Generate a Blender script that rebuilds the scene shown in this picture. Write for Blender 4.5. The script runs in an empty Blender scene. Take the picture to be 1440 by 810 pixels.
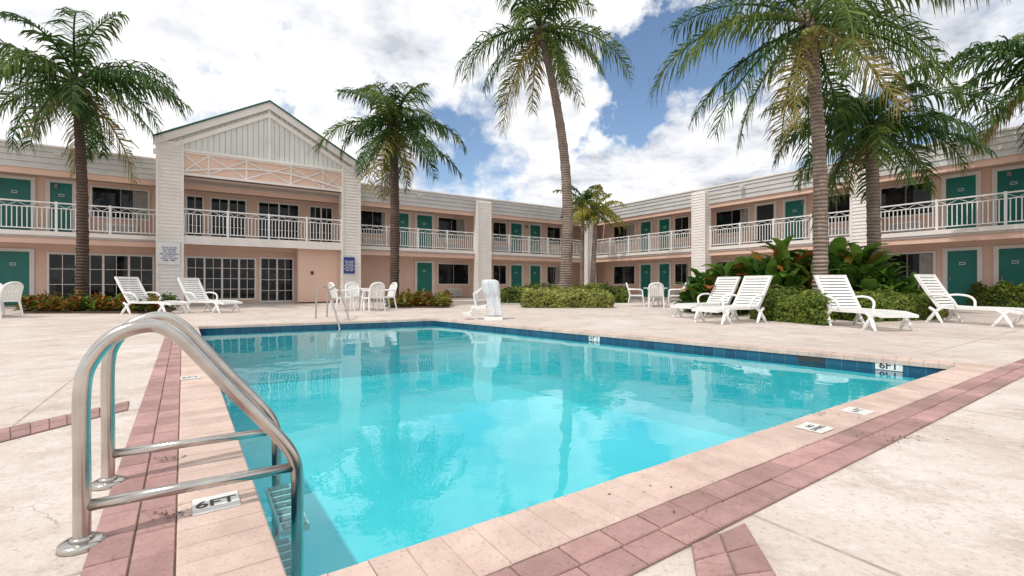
import bpy, math, random
from mathutils import Vector, noise
random.seed(7)
sc=bpy.context.scene
F=655.;HZ=400.;EYE=.85
def gp(px,py,z=0.):
    Z=(EYE-z)*F/(py-HZ); return Vector(((px-720)/F*Z,Z,z))
def at(px,py,Z): return Vector(((px-720)/F*Z,Z,EYE+(HZ-py)/F*Z))
V=Vector
# ---------------------------------------------------------------- materials
def newmat(name):
    m=bpy.data.materials.new(name); m.use_nodes=True
    nt=m.node_tree; b=nt.nodes['Principled BSDF']; return m,nt,b
def N(nt,t,**k):
    n=nt.nodes.new(t)
    for a,v in k.items(): setattr(n,a,v)
    return n
def mixc(nt,fac,a,b):
    n=N(nt,'ShaderNodeMix',data_type='RGBA')
    for i,v in ((0,fac),(6,a),(7,b)):
        if isinstance(v,(int,float)): n.inputs[i].default_value=v
        elif isinstance(v,tuple): n.inputs[i].default_value=(*v,1)
        else: nt.links.new(v,n.inputs[i])
    return n.outputs[2]
def noisen(nt,scale,detail=4,rough=.55,vec=None):
    tc=N(nt,'ShaderNodeTexCoord'); n=N(nt,'ShaderNodeTexNoise')
    n.inputs['Scale'].default_value=scale; n.inputs['Detail'].default_value=detail; n.inputs['Roughness'].default_value=rough
    nt.links.new(vec if vec else tc.outputs['Object'],n.inputs['Vector']); return n.outputs['Fac']
def ramp(nt,inp,a,b):
    r=N(nt,'ShaderNodeMapRange'); r.inputs[1].default_value=a; r.inputs[2].default_value=b
    nt.links.new(inp,r.inputs[0]); return r.outputs[0]
def bump(nt,b,h,s=.3,d=.01):
    n=N(nt,'ShaderNodeBump'); n.inputs['Strength'].default_value=s; n.inputs['Distance'].default_value=d
    nt.links.new(h,n.inputs['Height']); nt.links.new(n.outputs[0],b.inputs['Normal'])
def mul(nt,a,k):
    n=N(nt,'ShaderNodeMath',operation='MULTIPLY'); nt.links.new(a,n.inputs[0]); n.inputs[1].default_value=k; return n.outputs[0]
def simple(name,c,c2=None,rough=.6,scale=3,metal=0,bs=0,bscale=60,island=0,stain=None):
    m,nt,b=newmat(name)
    c2=c2 or tuple(x*.85 for x in c)
    col=mixc(nt,ramp(nt,noisen(nt,scale,4,.6),.3,.7),c,c2)
    if island:
        g=N(nt,'ShaderNodeNewGeometry'); r=ramp(nt,g.outputs['Random Per Island'],0,1)
        hs=N(nt,'ShaderNodeHueSaturation'); mr=N(nt,'ShaderNodeMapRange'); mr.inputs[3].default_value=1-island; mr.inputs[4].default_value=1+island
        nt.links.new(r,mr.inputs[0]); nt.links.new(mr.outputs[0],hs.inputs['Value']); nt.links.new(col,hs.inputs['Color']); col=hs.outputs[0]
    if stain:
        col=mixc(nt,mul(nt,ramp(nt,noisen(nt,1.7,6,.7),.46,.66),.7),col,stain)
        col=mixc(nt,mul(nt,ramp(nt,noisen(nt,60,3,.7),.56,.7),.55),col,tuple(x*.65 for x in stain))
    nt.links.new(col,b.inputs['Base Color']); b.inputs['Roughness'].default_value=rough; b.inputs['Metallic'].default_value=metal
    if bs: bump(nt,b,noisen(nt,bscale,3),bs,.005)
    return m
PINK=simple('pink_stucco',(.80,.57,.46),(.74,.51,.41),.85,1.2,bs=.3)
PEACH=simple('peach_beam',(.75,.52,.42),(.67,.46,.37),.8,1.2)
WHITE=simple('white_siding',(.80,.76,.73),(.71,.67,.63),.6,1.5)
FASC=simple('grey_white_fascia',(.62,.62,.61),(.50,.50,.49),.6,1.0)
PED=simple('pediment_siding',(.68,.70,.67),(.60,.62,.59),.6,1.5)
RAILM=simple('white_rail_paint',(.82,.82,.81),(.76,.76,.75),.45,5)
TEAL=simple('teal_door_paint',(.0,.18,.145),(.0,.14,.115),.4,2)
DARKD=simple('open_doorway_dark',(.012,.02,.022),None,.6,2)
GREEN=simple('green_roof_trim',(.01,.10,.07),None,.5,3)
SOFF=simple('soffit',(.56,.47,.41),(.48,.40,.35),.8,1)
SLAB=simple('slab_concrete',(.50,.45,.41),(.40,.36,.33),.85,2,bs=.2)
PLAST=simple('white_plastic',(.84,.84,.83),(.76,.76,.75),.35,6)
CLOTH=simple('white_cover_cloth',(.72,.73,.75),(.55,.57,.60),.7,7,bs=.6,bscale=14)
BLACK=simple('black_paint',(.01,.01,.012),(.05,.05,.05),.5,60)
GREYM=simple('grey_metal',(.25,.25,.26),None,.5)
BLUE=simple('sign_blue',(.02,.05,.25),None,.4)
SIGNW=simple('sign_white',(.8,.8,.8),(.62,.61,.58),.4,25)
COPING=simple('coping_paver',(.66,.51,.44),(.55,.41,.35),.8,5,bs=.6,bscale=70,island=.09,stain=(.42,.30,.25))
BRICK=simple('red_paver',(.46,.28,.26),(.34,.20,.185),.85,6,bs=.7,bscale=90,island=.2,stain=(.24,.15,.13))
MORT=simple('sand_joint',(.24,.18,.15),(.16,.12,.10),.95,10)
STEEL=simple('stainless_steel',(.62,.59,.55),(.46,.43,.40),.2,9,metal=1)
SOIL=simple('mulch',(.10,.06,.04),(.05,.03,.02),.95,8,bs=.8,bscale=25)
LAMP=simple('lamp_housing',(.6,.6,.58),None,.4)
def glass():
    m,nt,b=newmat('window_glass')
    c=mixc(nt,ramp(nt,noisen(nt,1.1,3),.52,.66),(.005,.007,.009),(.035,.04,.04))
    nt.links.new(c,b.inputs['Base Color']); b.inputs['Roughness'].default_value=.04; b.inputs['IOR'].default_value=1.45; b.inputs['Specular IOR Level'].default_value=.35
    bump(nt,b,noisen(nt,.7,1),.12,.05)
    return m
GLASS=glass()
CURT=simple('curtain',(.42,.40,.37),(.30,.29,.27),.9,4)
def deckmat():
    m,nt,b=newmat('pale_concrete_deck')
    tc=N(nt,'ShaderNodeTexCoord'); mp=N(nt,'ShaderNodeMapping'); mp.inputs['Rotation'].default_value=(0,0,math.radians(-34.3)); mp.inputs['Location'].default_value=(.9,.35,0)
    nt.links.new(tc.outputs['Object'],mp.inputs[0])
    br=N(nt,'ShaderNodeTexBrick'); br.offset=0; br.inputs['Scale'].default_value=1
    br.inputs['Brick Width'].default_value=2.6; br.inputs['Row Height'].default_value=2.2; br.inputs['Mortar Size'].default_value=.010; br.inputs['Mortar Smooth'].default_value=.3
    br.inputs['Color1'].default_value=(.70,.62,.57,1); br.inputs['Color2'].default_value=(.63,.55,.50,1); br.inputs['Mortar'].default_value=(.24,.19,.165,1)
    nt.links.new(mp.outputs[0],br.inputs[0])
    c=mixc(nt,mul(nt,ramp(nt,noisen(nt,.7,5,.68),.38,.62),.85),br.outputs['Color'],(.52,.435,.38))
    c=mixc(nt,mul(nt,ramp(nt,noisen(nt,2.1,7,.75),.49,.66),.65),c,(.38,.30,.25))
    c=mixc(nt,mul(nt,ramp(nt,noisen(nt,5.5,7,.8),.52,.64),.5),c,(.76,.70,.66))
    c=mixc(nt,mul(nt,ramp(nt,noisen(nt,38,3,.75),.54,.66),.45),c,(.30,.24,.20))
    vo=N(nt,'ShaderNodeTexVoronoi',feature='DISTANCE_TO_EDGE'); vo.inputs['Scale'].default_value=.9
    nz=N(nt,'ShaderNodeTexNoise'); nz.inputs['Scale'].default_value=3; nz.inputs['Detail'].default_value=4; nt.links.new(tc.outputs['Object'],nz.inputs[0])
    va=N(nt,'ShaderNodeVectorMath',operation='MULTIPLY_ADD'); va.inputs[1].default_value=(.5,.5,0); nt.links.new(nz.outputs['Color'],va.inputs[0]); nt.links.new(tc.outputs['Object'],va.inputs[2]); nt.links.new(va.outputs[0],vo.inputs['Vector'])
    cr=ramp(nt,vo.outputs['Distance'],.004,.0)
    mk=N(nt,'ShaderNodeMath',operation='MULTIPLY'); nt.links.new(cr,mk.inputs[0]); nt.links.new(ramp(nt,noisen(nt,.5,2),.50,.56),mk.inputs[1])
    c=mixc(nt,mul(nt,mk.outputs[0],.6),c,(.20,.16,.14))
    nt.links.new(c,b.inputs['Base Color']); b.inputs['Roughness'].default_value=.7
    bump(nt,b,noisen(nt,22,6,.75),.6,.012)
    return m
DECK=deckmat()
def poolplaster():
    m,nt,b=newmat('pool_plaster')
    c=mixc(nt,ramp(nt,noisen(nt,.6,4),.3,.7),(.24,.75,.79),(.15,.62,.69))
    nt.links.new(c,b.inputs['Base Color']); b.inputs['Roughness'].default_value=.8; return m
PLASTER=poolplaster()
def tilemat():
    m,nt,b=newmat('pool_waterline_tile')
    uv=N(nt,'ShaderNodeUVMap')
    br=N(nt,'ShaderNodeTexBrick'); br.offset=0; br.inputs['Scale'].default_value=1
    br.inputs['Brick Width'].default_value=.15; br.inputs['Row Height'].default_value=.15; br.inputs['Mortar Size'].default_value=.003
    br.inputs['Color1'].default_value=(.008,.06,.12,1); br.inputs['Color2'].default_value=(.012,.10,.17,1); br.inputs['Mortar'].default_value=(.06,.18,.22,1)
    nt.links.new(uv.outputs[0],br.inputs[0]); nt.links.new(br.outputs['Color'],b.inputs['Base Color']); b.inputs['Roughness'].default_value=.15; return m
TILE=tilemat()
def watermat():
    m,nt,b=newmat('pool_water_surface'); nt.nodes.remove(b)
    out=nt.nodes['Material Output']
    tr=N(nt,'ShaderNodeBsdfTransparent'); tr.inputs[0].default_value=(.58,.93,.95,1)
    gl=N(nt,'ShaderNodeBsdfGlossy'); gl.inputs['Roughness'].default_value=.0; gl.inputs[0].default_value=(.95,.99,1,1)
    fr=N(nt,'ShaderNodeFresnel'); fr.inputs[0].default_value=1.52
    n1=noisen(nt,1.2,2,.5); n2=noisen(nt,9,2,.5)
    ad=N(nt,'ShaderNodeMath',operation='MULTIPLY_ADD'); ad.inputs[1].default_value=.09; nt.links.new(n2,ad.inputs[0]); nt.links.new(n1,ad.inputs[2])
    bp=N(nt,'ShaderNodeBump'); bp.inputs['Strength'].default_value=1; bp.inputs['Distance'].default_value=.009
    nt.links.new(ad.outputs[0],bp.inputs['Height'])
    nt.links.new(bp.outputs[0],gl.inputs['Normal']); nt.links.new(bp.outputs[0],fr.inputs['Normal'])
    mx=N(nt,'ShaderNodeMixShader'); nt.links.new(fr.outputs[0],mx.inputs[0]); nt.links.new(tr.outputs[0],mx.inputs[1]); nt.links.new(gl.outputs[0],mx.inputs[2])
    nt.links.new(mx.outputs[0],out.inputs[0]); return m
WATER=watermat()
def leafmat(name,cols,trans=.25,rough=.55,scale=1.5):
    m,nt,b=newmat(name); out=nt.nodes['Material Output']
    g=N(nt,'ShaderNodeNewGeometry'); cr=N(nt,'ShaderNodeValToRGB')
    e=cr.color_ramp.elements
    while len(e)<len(cols): e.new(.5)
    for i,c in enumerate(cols): e[i].position=i/(len(cols)-1); e[i].color=(*c,1)
    nt.links.new(g.outputs['Random Per Island'],cr.inputs[0])
    c=mixc(nt,mul(nt,ramp(nt,noisen(nt,scale,2),.4,.7),.6),cr.outputs[0],tuple(x*.6 for x in cols[0]))
    nt.links.new(c,b.inputs['Base Color']); b.inputs['Roughness'].default_value=rough; b.inputs['Specular IOR Level'].default_value=.2
    t=N(nt,'ShaderNodeBsdfTranslucent'); nt.links.new(c,t.inputs[0])
    mx=N(nt,'ShaderNodeMixShader'); mx.inputs[0].default_value=trans
    nt.links.new(b.outputs[0],mx.inputs[1]); nt.links.new(t.outputs[0],mx.inputs[2]); nt.links.new(mx.outputs[0],out.inputs[0]); return m
PALM=leafmat('palm_leaf',[(.018,.055,.012),(.045,.105,.02),(.10,.17,.035)],.3)
PALM2=leafmat('palm_leaf_bright',[(.04,.09,.018),(.10,.165,.03),(.20,.24,.055)],.33)
PALMY=leafmat('palm_leaf_old',[(.26,.22,.05),(.17,.16,.04),(.34,.23,.10)],.3)
PALMB=leafmat('palm_leaf_light',[(.20,.24,.04),(.32,.30,.05),(.40,.33,.06)],.35)
HEDGE=leafmat('hedge_leaf',[(.06,.11,.015),(.14,.20,.03),(.26,.29,.05)],.25)
HEDGEY=leafmat('hedge_leaf_yellow',[(.12,.16,.03),(.26,.28,.06),(.48,.46,.14)],.25)
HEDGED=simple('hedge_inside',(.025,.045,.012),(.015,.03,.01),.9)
CROT=leafmat('croton_leaf',[(.05,.14,.02),(.34,.04,.015),(.12,.20,.03),(.45,.15,.02),(.04,.11,.02)],.2)
TROP=leafmat('broad_leaf',[(.03,.10,.015),(.10,.22,.03),(.20,.33,.055),(.05,.14,.02)],.35,.4)
TROPR=leafmat('bronze_leaf',[(.22,.06,.02),(.36,.20,.03),(.14,.18,.03)],.3,.4)
COCO=simple('coconut_husk',(.24,.24,.05),(.14,.13,.03),.5)
def trunkmat(name,a,b2,c3):
    m,nt,b=newmat(name)
    tc=N(nt,'ShaderNodeTexCoord'); w=N(nt,'ShaderNodeTexWave'); w.bands_direction='Z'; w.inputs['Scale'].default_value=3.2; w.inputs['Distortion'].default_value=2.5; w.inputs['Detail'].default_value=3
    nt.links.new(tc.outputs['Object'],w.inputs[0])
    c=mixc(nt,ramp(nt,noisen(nt,3,5),.3,.7),a,b2)
    c=mixc(nt,ramp(nt,w.outputs['Fac'],.0,.35),c3,c)
    nt.links.new(c,b.inputs['Base Color']); b.inputs['Roughness'].default_value=.9; bump(nt,b,w.outputs['Fac'],.8,.03); return m
BARKD=trunkmat('dark_palm_bark',(.13,.08,.06),(.06,.04,.03),(.03,.02,.016))
BARK=trunkmat('grey_palm_bark',(.34,.27,.22),(.19,.145,.12),(.11,.08,.065))
# ---------------------------------------------------------------- mesh builder
class MB:
    def __init__(s): s.v=[];s.f=[];s.m=[];s.mats=[];s.uv={}
    def mi(s,mat):
        if mat not in s.mats: s.mats.append(mat)
        return s.mats.index(mat)
    def face(s,pts,mat,uv=None):
        b=len(s.v); s.v+= [tuple(p) for p in pts]; s.f.append(tuple(range(b,b+len(pts)))); s.m.append(s.mi(mat))
        if uv: s.uv[len(s.f)-1]=uv
    def hexa(s,p,mat):
        b=len(s.v); s.v+=[tuple(q) for q in p]; k=s.mi(mat)
        for f in ((0,3,2,1),(4,5,6,7),(0,1,5,4),(1,2,6,5),(2,3,7,6),(3,0,4,7)):
            s.f.append(tuple(b+i for i in f)); s.m.append(k)
    def obox(s,c,ax,ay,az,mat):
        c=V(c); s.hexa([c-ax-ay-az,c+ax-ay-az,c+ax+ay-az,c-ax+ay-az,c-ax-ay+az,c+ax-ay+az,c+ax+ay+az,c-ax+ay+az],mat)
    def beam(s,a,b,w,t,mat,up=V((0,0,1))):
        a=V(a);b=V(b); d=(b-a); L=d.length; d=d/L; r=d.cross(up)
        if r.length<1e-4: r=d.cross(V((0,1,0)))
        r.normalize(); u=r.cross(d); s.obox((a+b)/2,d*L/2,r*w/2,u*t/2,mat)
    def tube(s,pts,rad,mat,seg=10,cap=True):
        pts=[V(p) for p in pts]; n=len(pts)
        if not isinstance(rad,(list,tuple)): rad=[rad]*n
        k=s.mi(mat); b=len(s.v); prev=None
        for i,p in enumerate(pts):
            t=(pts[min(i+1,n-1)]-pts[max(i-1,0)]).normalized()
            if prev is None:
                r=t.cross(V((0,0,1)))
                if r.length<.05: r=t.cross(V((1,0,0)))
            else: r=prev-t*prev.dot(t)
            r.normalize(); prev=r; q=t.cross(r)
            for j in range(seg):
                a=2*math.pi*j/seg; s.v.append(tuple(p+(r*math.cos(a)+q*math.sin(a))*rad[i]))
        for i in range(n-1):
            for j in range(seg):
                s.f.append((b+i*seg+j,b+i*seg+(j+1)%seg,b+(i+1)*seg+(j+1)%seg,b+(i+1)*seg+j)); s.m.append(k)
        if cap:
            s.f.append(tuple(b+j for j in range(seg))[::-1]); s.m.append(k)
            s.f.append(tuple(b+(n-1)*seg+j for j in range(seg))); s.m.append(k)
    def build(s,name,parent=None,smooth=False):
        me=bpy.data.meshes.new(name); me.from_pydata(s.v,[],s.f)
        for m in s.mats: me.materials.append(m)
        me.polygons.foreach_set('material_index',s.m)
        if smooth: me.polygons.foreach_set('use_smooth',[True]*len(s.f))
        if s.uv:
            ul=me.uv_layers.new(name='UVMap')
            for fi,u in s.uv.items():
                for li,c in zip(me.polygons[fi].loop_indices,u): ul.data[li].uv=c
        me.update(); o=bpy.data.objects.new(name,me); sc.collection.objects.link(o)
        if parent: o.parent=parent
        return o
def empty(name):
    e=bpy.data.objects.new(name,None); e.empty_display_size=.2; sc.collection.objects.link(e); return e
def smoothcurve(pts,n=8):
    out=[]; P=[V(p) for p in pts]
    for i in range(len(P)-1):
        p0=P[max(i-1,0)];p1=P[i];p2=P[i+1];p3=P[min(i+2,len(P)-1)]
        for j in range(n):
            t=j/n; out.append(.5*((2*p1)+(p2-p0)*t+(2*p0-5*p1+4*p2-p3)*t*t+(3*p1-p0-3*p2+p3)*t**3))
    out.append(P[-1]); return out
def text(name,body,loc,xd,yd,size,mat,parent):
    c=bpy.data.curves.new(name,'FONT'); c.body=body; c.size=size; c.align_x='CENTER'; c.align_y='CENTER'; c.offset=size*.02
    c.materials.append(mat); o=bpy.data.objects.new(name,c); sc.collection.objects.link(o)
    from mathutils import Matrix
    xd=V(xd).normalized(); yd=V(yd).normalized(); z=xd.cross(yd)
    M=Matrix((xd,yd,z)).transposed().to_4x4(); M.translation=V(loc); o.matrix_world=M; o.parent=parent; return o
# ---------------------------------------------------------------- pool
A=gp(400,838);B=gp(1352,516);C=gp(610,449);D=gp(277,460)
poly=[A,B,C,D]
def offs(poly,ds):
    n=len(poly); L=[]
    for i in range(n):
        p=poly[i];q=poly[(i+1)%n]; d=(q-p).normalized(); nn=V((d.y,-d.x,0)); L.append((p+nn*ds[i],d))
    out=[]
    for i in range(n):
        p1,d1=L[i-1];p2,d2=L[i]
        cr=d1.x*d2.y-d1.y*d2.x; t=((p2.x-p1.x)*d2.y-(p2.y-p1.y)*d2.x)/cr; out.append(p1+d1*t)
    return out
CW=.245
cop=offs(poly,[CW]*4); lip=offs(poly,[-.02]*4); brk=offs(poly,[.47,.47,.47,.47]); brm=offs(poly,[.3575]*4)
g=MB(); R=600
o4=[V((-R,-R,0)),V((R,-R,0)),V((R,R,0)),V((-R,R,0))]
hole=offs(poly,[.01]*4)
for i in range(4): g.face([o4[i],o4[(i+1)%4],hole[(i+1)%4],hole[i]],DECK)
g.build('ground')
def paver(mb,p0,p1,q1,q0,z0,z1,mat,gap=.004,ch=.004):
    c=(p0+p1+q0+q1)/4
    def sh(p,g):
        d=(c-p); return p+d.normalized()*g*1.4
    lo=[sh(p,gap/2) for p in (p0,p1,q1,q0)]; hi=[sh(p,gap/2+ch) for p in (p0,p1,q1,q0)]
    b=len(mb.v); k=mb.mi(mat)
    for p in lo: mb.v.append((p.x,p.y,z0))
    for p in lo: mb.v.append((p.x,p.y,z1-ch))
    for p in hi: mb.v.append((p.x,p.y,z1))
    for f in ((8,9,10,11),(0,1,5,4),(1,2,6,5),(2,3,7,6),(3,0,4,7),(4,5,9,8),(5,6,10,9),(6,7,11,10),(7,4,8,11)):
        mb.f.append(tuple(b+i for i in f)); mb.m.append(k)
def lerp(a,b,t): return a+(b-a)*t
def course(mb,a,b_,c,d,step,off,z,mat,gap,ch,ext=0):
    # pavers with joints square to the edge; a-b inner line, c-d outer line
    u=(b_-a).normalized(); s0=(c-a).dot(u); s1=(d-a).dot(u)+ext; LI=(b_-a).length+ext
    lo_=min(0,s0); hi_=max(LI,s1); x=lo_-off*step
    nn=(c-a)-u*(c-a).dot(u)
    while x<hi_:
        x0,x1=max(x,lo_),min(x+step,hi_); x+=step
        if x1-x0<.01: continue
        cl=lambda v,l,h: max(l,min(h,v))
        pi0,pi1=a+u*cl(x0,0,LI),a+u*cl(x1,0,LI); qo0,qo1=a+nn+u*cl(x0,s0,s1),a+nn+u*cl(x1,s0,s1)
        if (pi1-pi0).length<.002: pi1=pi0+u*.003
        if (qo1-qo0).length<.002: qo1=qo0+u*.003
        paver(mb,pi0,pi1,qo1,qo0,z[0],z[1]+random.uniform(-.0018,.0018),mat,gap,ch)
cm=MB()
pool=empty('swimming_pool')
for i in range(4):
    j=(i+1)%4
    cm.face([V((p.x,p.y,.004)) for p in (hole[i],hole[j],cop[j],cop[i])][::-1],MORT)
    course(cm,lip[i],lip[j],cop[i],cop[j],.118,0,(-.035,.016),COPING,.0038,.004)
cm.build('coping',pool)
bm=MB()
for i in (0,3):
    j=(i+1)%4; ext=2.6 if i==0 else 0
    u=(cop[j]-cop[i]).normalized()*ext
    bm.face([V((p.x,p.y,.004)) for p in (cop[i],brk[i],brk[j]+u,cop[j]+u)],MORT)
    course(bm,cop[i],cop[j],brm[i],brm[j],.185,0,(-.01,.012),BRICK,.006,.004,ext)
    course(bm,brm[i],brm[j],brk[i],brk[j],.185,.5,(-.01,.012),BRICK,.006,.004,ext)
bm.build('brick_border',pool)
def strip(q,nl,nr,name):
    mb=MB(); a,b_,c,d=[gp(*p) for p in q]
    mb.face([V((p.x,p.y,.004)) for p in (a,b_,c,d)],MORT)
    for r in range(nr):
        for j in range(nl):
            P=lambda t,s: lerp(lerp(a,b_,t),lerp(d,c,t),s)
            paver(mb,P(j/nl,r/nr),P((j+1)/nl,r/nr),P((j+1)/nl,(r+1)/nr),P(j/nl,(r+1)/nr),-.01,.010,BRICK,.005,.004)
    return mb.build(name)
strip([(-160,664),(180,577),(182,565),(-160,640)],12,2,'brick_paving_strip')
strip([(985,850),(972,768),(1048,738),(1115,850)],3,2,'brick_paving_strip')
sh=MB(); DEP=-1.25; WL=-.115
acc=0
for i in range(4):
    p,q=poly[i],poly[(i+1)%4]; L=(q-p).length
    sh.face([V((p.x,p.y,-.17)),V((q.x,q.y,-.17)),V((q.x,q.y,-.005)),V((p.x,p.y,-.005))],TILE,[(acc,0.01),(acc+L,.01),(acc+L,.16),(acc,.16)])
    sh.face([V((p.x,p.y,DEP)),V((q.x,q.y,DEP)),V((q.x,q.y,-.17)),V((p.x,p.y,-.17))],PLASTER)
    acc+=L
sh.face([V((p.x,p.y,DEP)) for p in poly],PLASTER)
sh.build('shell',pool)
w=MB(); w.face([V((p.x,p.y,WL)) for p in poly],WATER); w.build('water',pool)
uBA=(B-A).normalized(); uBC=(C-B).normalized(); uAD=(D-A).normalized()
nAB=V((uBA.y,-uBA.x,0)); nBC_in=V((-uBC.y,uBC.x,0)); nAD_in=V((uAD.y,-uAD.x,0))
def walltile(px,w_,h_,name,txt):
    k=(px-720)/F; t=(k*B.y-B.x)/(uBC.x-k*uBC.y); p=B+uBC*t
    m=empty(name); mb=MB(); c=V((p.x,p.y,-.062))+nBC_in*.006
    mb.obox(c,-uBC*w_/2,nBC_in*.004,V((0,0,h_/2)),SIGNW); mb.build('tile',m)
    text('lettering',txt,c+nBC_in*.006,-uBC,V((0,0,1)),h_*1.15,BLACK,m)
walltile(1250,.24,.095,'depth_marker','6FT'); walltile(836,.22,.11,'depth_marker','5FT')
def decktile(px,py,w_,h_,xd,yd,txt,name,size):
    c=gp(px,py); c.z=.0195; m=empty(name); mb=MB(); mb.obox(c,V(xd)*w_/2,V(yd)*h_/2,V((0,0,.002)),SIGNW); mb.build('tile',m)
    text('lettering',txt,c+V((0,0,.003)),xd,yd,size,BLACK,m)
decktile(304,714,.15,.145,nAD_in,uAD,'6FT','depth_marker',.085)
decktile(268,534,.15,.145,nAD_in,uAD,'5FT','depth_marker',.085)
decktile(1145,606,.16,.145,uBA,-nAB,'NO\nDIVING','no_diving_marker',.042)
decktile(1206,582,.15,.145,uBA,-nAB,'6 FT','depth_marker',.06)
k=(1140-720)/F; t=(k*B.y-B.x)/(uBC.x-k*uBC.y); p=B+uBC*t
sk=MB(); sk.obox(V((p.x,p.y,-.075))+nBC_in*.004,uBC*.14,nBC_in*.004,V((0,0,.03)),BLACK); sk.build('skimmer',pool)
# ---------------------------------------------------------------- ladder
lad=empty('pool_ladder')
lb=MB()
e=V((-.564,.825,0)); ni=V((.825,.564,0)); P0=V((-1.397,1.513,0))
prof=[(0,0),(0,.25),(0,.50),(.022,.60),(.085,.68),(.18,.707),(.255,.665),(.33,.57),(.428,.44),(.53,.31),(.60,.215),(.635,.14),(.645,.05),(.645,-.25),(.645,-.95)]
for k in (0,.56):
    base=P0+e*k
    lb.tube(smoothcurve([base+ni*d+V((0,0,z)) for d,z in prof],8),.0235,STEEL,20)
    lb.tube([base+ni*.0+V((0,0,.128)),base+ni*.645+V((0,0,.118))],.019,STEEL,16)
    lb.tube([base+V((0,0,.0)),base+V((0,0,.016)),base+V((0,0,.022))],[.062,.060,.048],STEEL,28)
    lb.tube([base+V((0,0,.02)),base+V((0,0,.034))],[.034,.028],STEEL,20)
lb.build('handrails',lad,True)
st=MB()
for z in (-.16,-.43,-.70):
    c=P0+e*.28+ni*.645+V((0,0,z))
    st.obox(c,e*.235,ni*.055,V((0,0,.013)),PLAST)
    for q in range(7): st.obox(c+e*(q-3)*.07+V((0,0,.015)),e*.022,ni*.045,V((0,0,.003)),GREYM)
st.build('steps',lad)
gr=empty('pool_grab_rail'); gb=MB()
a=gp(444,448); 
b2=at(462,408,11.3); b1=at(446,409,a.y)
gb.tube(smoothcurve([a,lerp(a,b1,.9),b1+V((.08,-.03,.03)),b2,gp(479,461,-.1)+V((0,0,-.1))],8),.022,STEEL,10)
dlt=V((.10,.45,0))
gb.tube(smoothcurve([a+dlt,lerp(a,b1,.9)+dlt,b1+V((.08,-.03,.03))+dlt,b2+dlt,gp(479,461,-.1)+V((0,0,-.1))+dlt],8),.022,STEEL,10)
gb.build('rails',gr,True)
# ---------------------------------------------------------------- building
class Fac:
    def __init__(s,O,u,n,dz=0): s.O=V(O);s.u=V(u).normalized();s.n=V(n).normalized();s.dz=dz
    def P(s,a,d,z): return s.O+s.u*a+s.n*d+V((0,0,z+s.dz))
    def sx(s,px,d):
        k=(px-720)/F; Ox=s.O.x+s.n.x*d; Oy=s.O.y+s.n.y*d; return (k*Oy-Ox)/(s.u.x-k*s.u.y)
    def box(s,mb,a0,a1,d0,d1,z0,z1,mat):
        mb.hexa([s.P(a0,d1,z0),s.P(a1,d1,z0),s.P(a1,d0,z0),s.P(a0,d0,z0),s.P(a0,d1,z1),s.P(a1,d1,z1),s.P(a1,d0,z1),s.P(a0,d0,z1)],mat)
Lf=Fac((-17.6,16,0),(.826,.563,0),(.563,-.826,0)); Rf=Fac((5.16,31.5,0),(.541,-.841,0),(-.841,-.541,0),.004)
LEND=27.55; REND=27.0; WD=-1.6
bld=empty('motel_building')
walls=MB();trim=MB();rail=MB();gls=MB();roof=MB();drs=MB();cols=MB();port=MB()
Z2=2.75;ZS=4.95;ZT=5.8
Lf.box(walls,-9,LEND+1.65,-8,WD,0,5.3,PINK)
Rf.box(walls,-1.6,REND,-8,WD,0,5.3,PINK)
for fc,s0,s1 in ((Lf,-9,LEND+8),(Rf,0,REND)):
    fc.box(roof,s0,s1,-8.3,-.12,ZS+.06,5.62,FASC)
    fc.box(roof,s0,s1 if fc is Rf else LEND+1.6,WD-.02,-.13,ZS,ZS+.05,SOFF)
for fc,s0,s1 in ((Lf,-9,LEND),(Rf,0,REND)):
    zz=[4.97,5.18,5.38,5.58,5.74]
    for i in range(4):
        dd=.02+.035*i
        fc.box(roof,s0,s1+ (.0),-.11,dd,zz[i],zz[i+1]-.012,FASC)
        fc.box(roof,s0,s1,-.11,dd-.02,zz[i+1]-.012,zz[i+1],SOFF)
    fc.box(roof,s0,s1,-.2,.17,5.742,5.81,WHITE)
    fc.box(trim,s0,s1,-.22,-.06,4.76,4.965,PEACH)
    e1=s1+(1.6 if fc is Lf else 0)
    fc.box(trim,s0,e1,WD,-.0,2.52,Z2,SLAB)
    fc.box(trim,s0,s1,.003,.03,2.6,2.755,WHITE)
    fc.box(trim,s0,s1,-.25,-.05,2.32,2.517,PEACH)
    fc.box(trim,s0,e1,WD,.25,0,.06,SLAB)
def door(fc,px0,px1,zb,d=WD,mat=TEAL,h=2.02,num=True):
    a0=fc.sx(px0,d);a1=fc.sx(px1,d)
    fc.box(drs,a0,a1,d,d+.025,zb+.02,zb+h,mat)
    w=.13
    fc.box(trim,a0-w,a0,d,d+.07,zb,zb+h+.12,WHITE); fc.box(trim,a1,a1+w,d,d+.07,zb,zb+h+.12,WHITE)
    fc.box(trim,a0-.001,a1+.001,d,d+.065,zb+h,zb+h+.115,WHITE)
    if num and mat is TEAL:
        m=(a0+a1)/2; fc.box(drs,m-.08,m+.08,d+.025,d+.035,zb+1.5,zb+1.60,SIGNW)
        fc.box(drs,m-.065,m+.065,d+.035,d+.038,zb+1.52,zb+1.58,TEAL)
        fc.box(drs,a0+.06,a0+.10,d+.025,d+.08,zb+.95,zb+1.06,GREYM)
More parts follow.
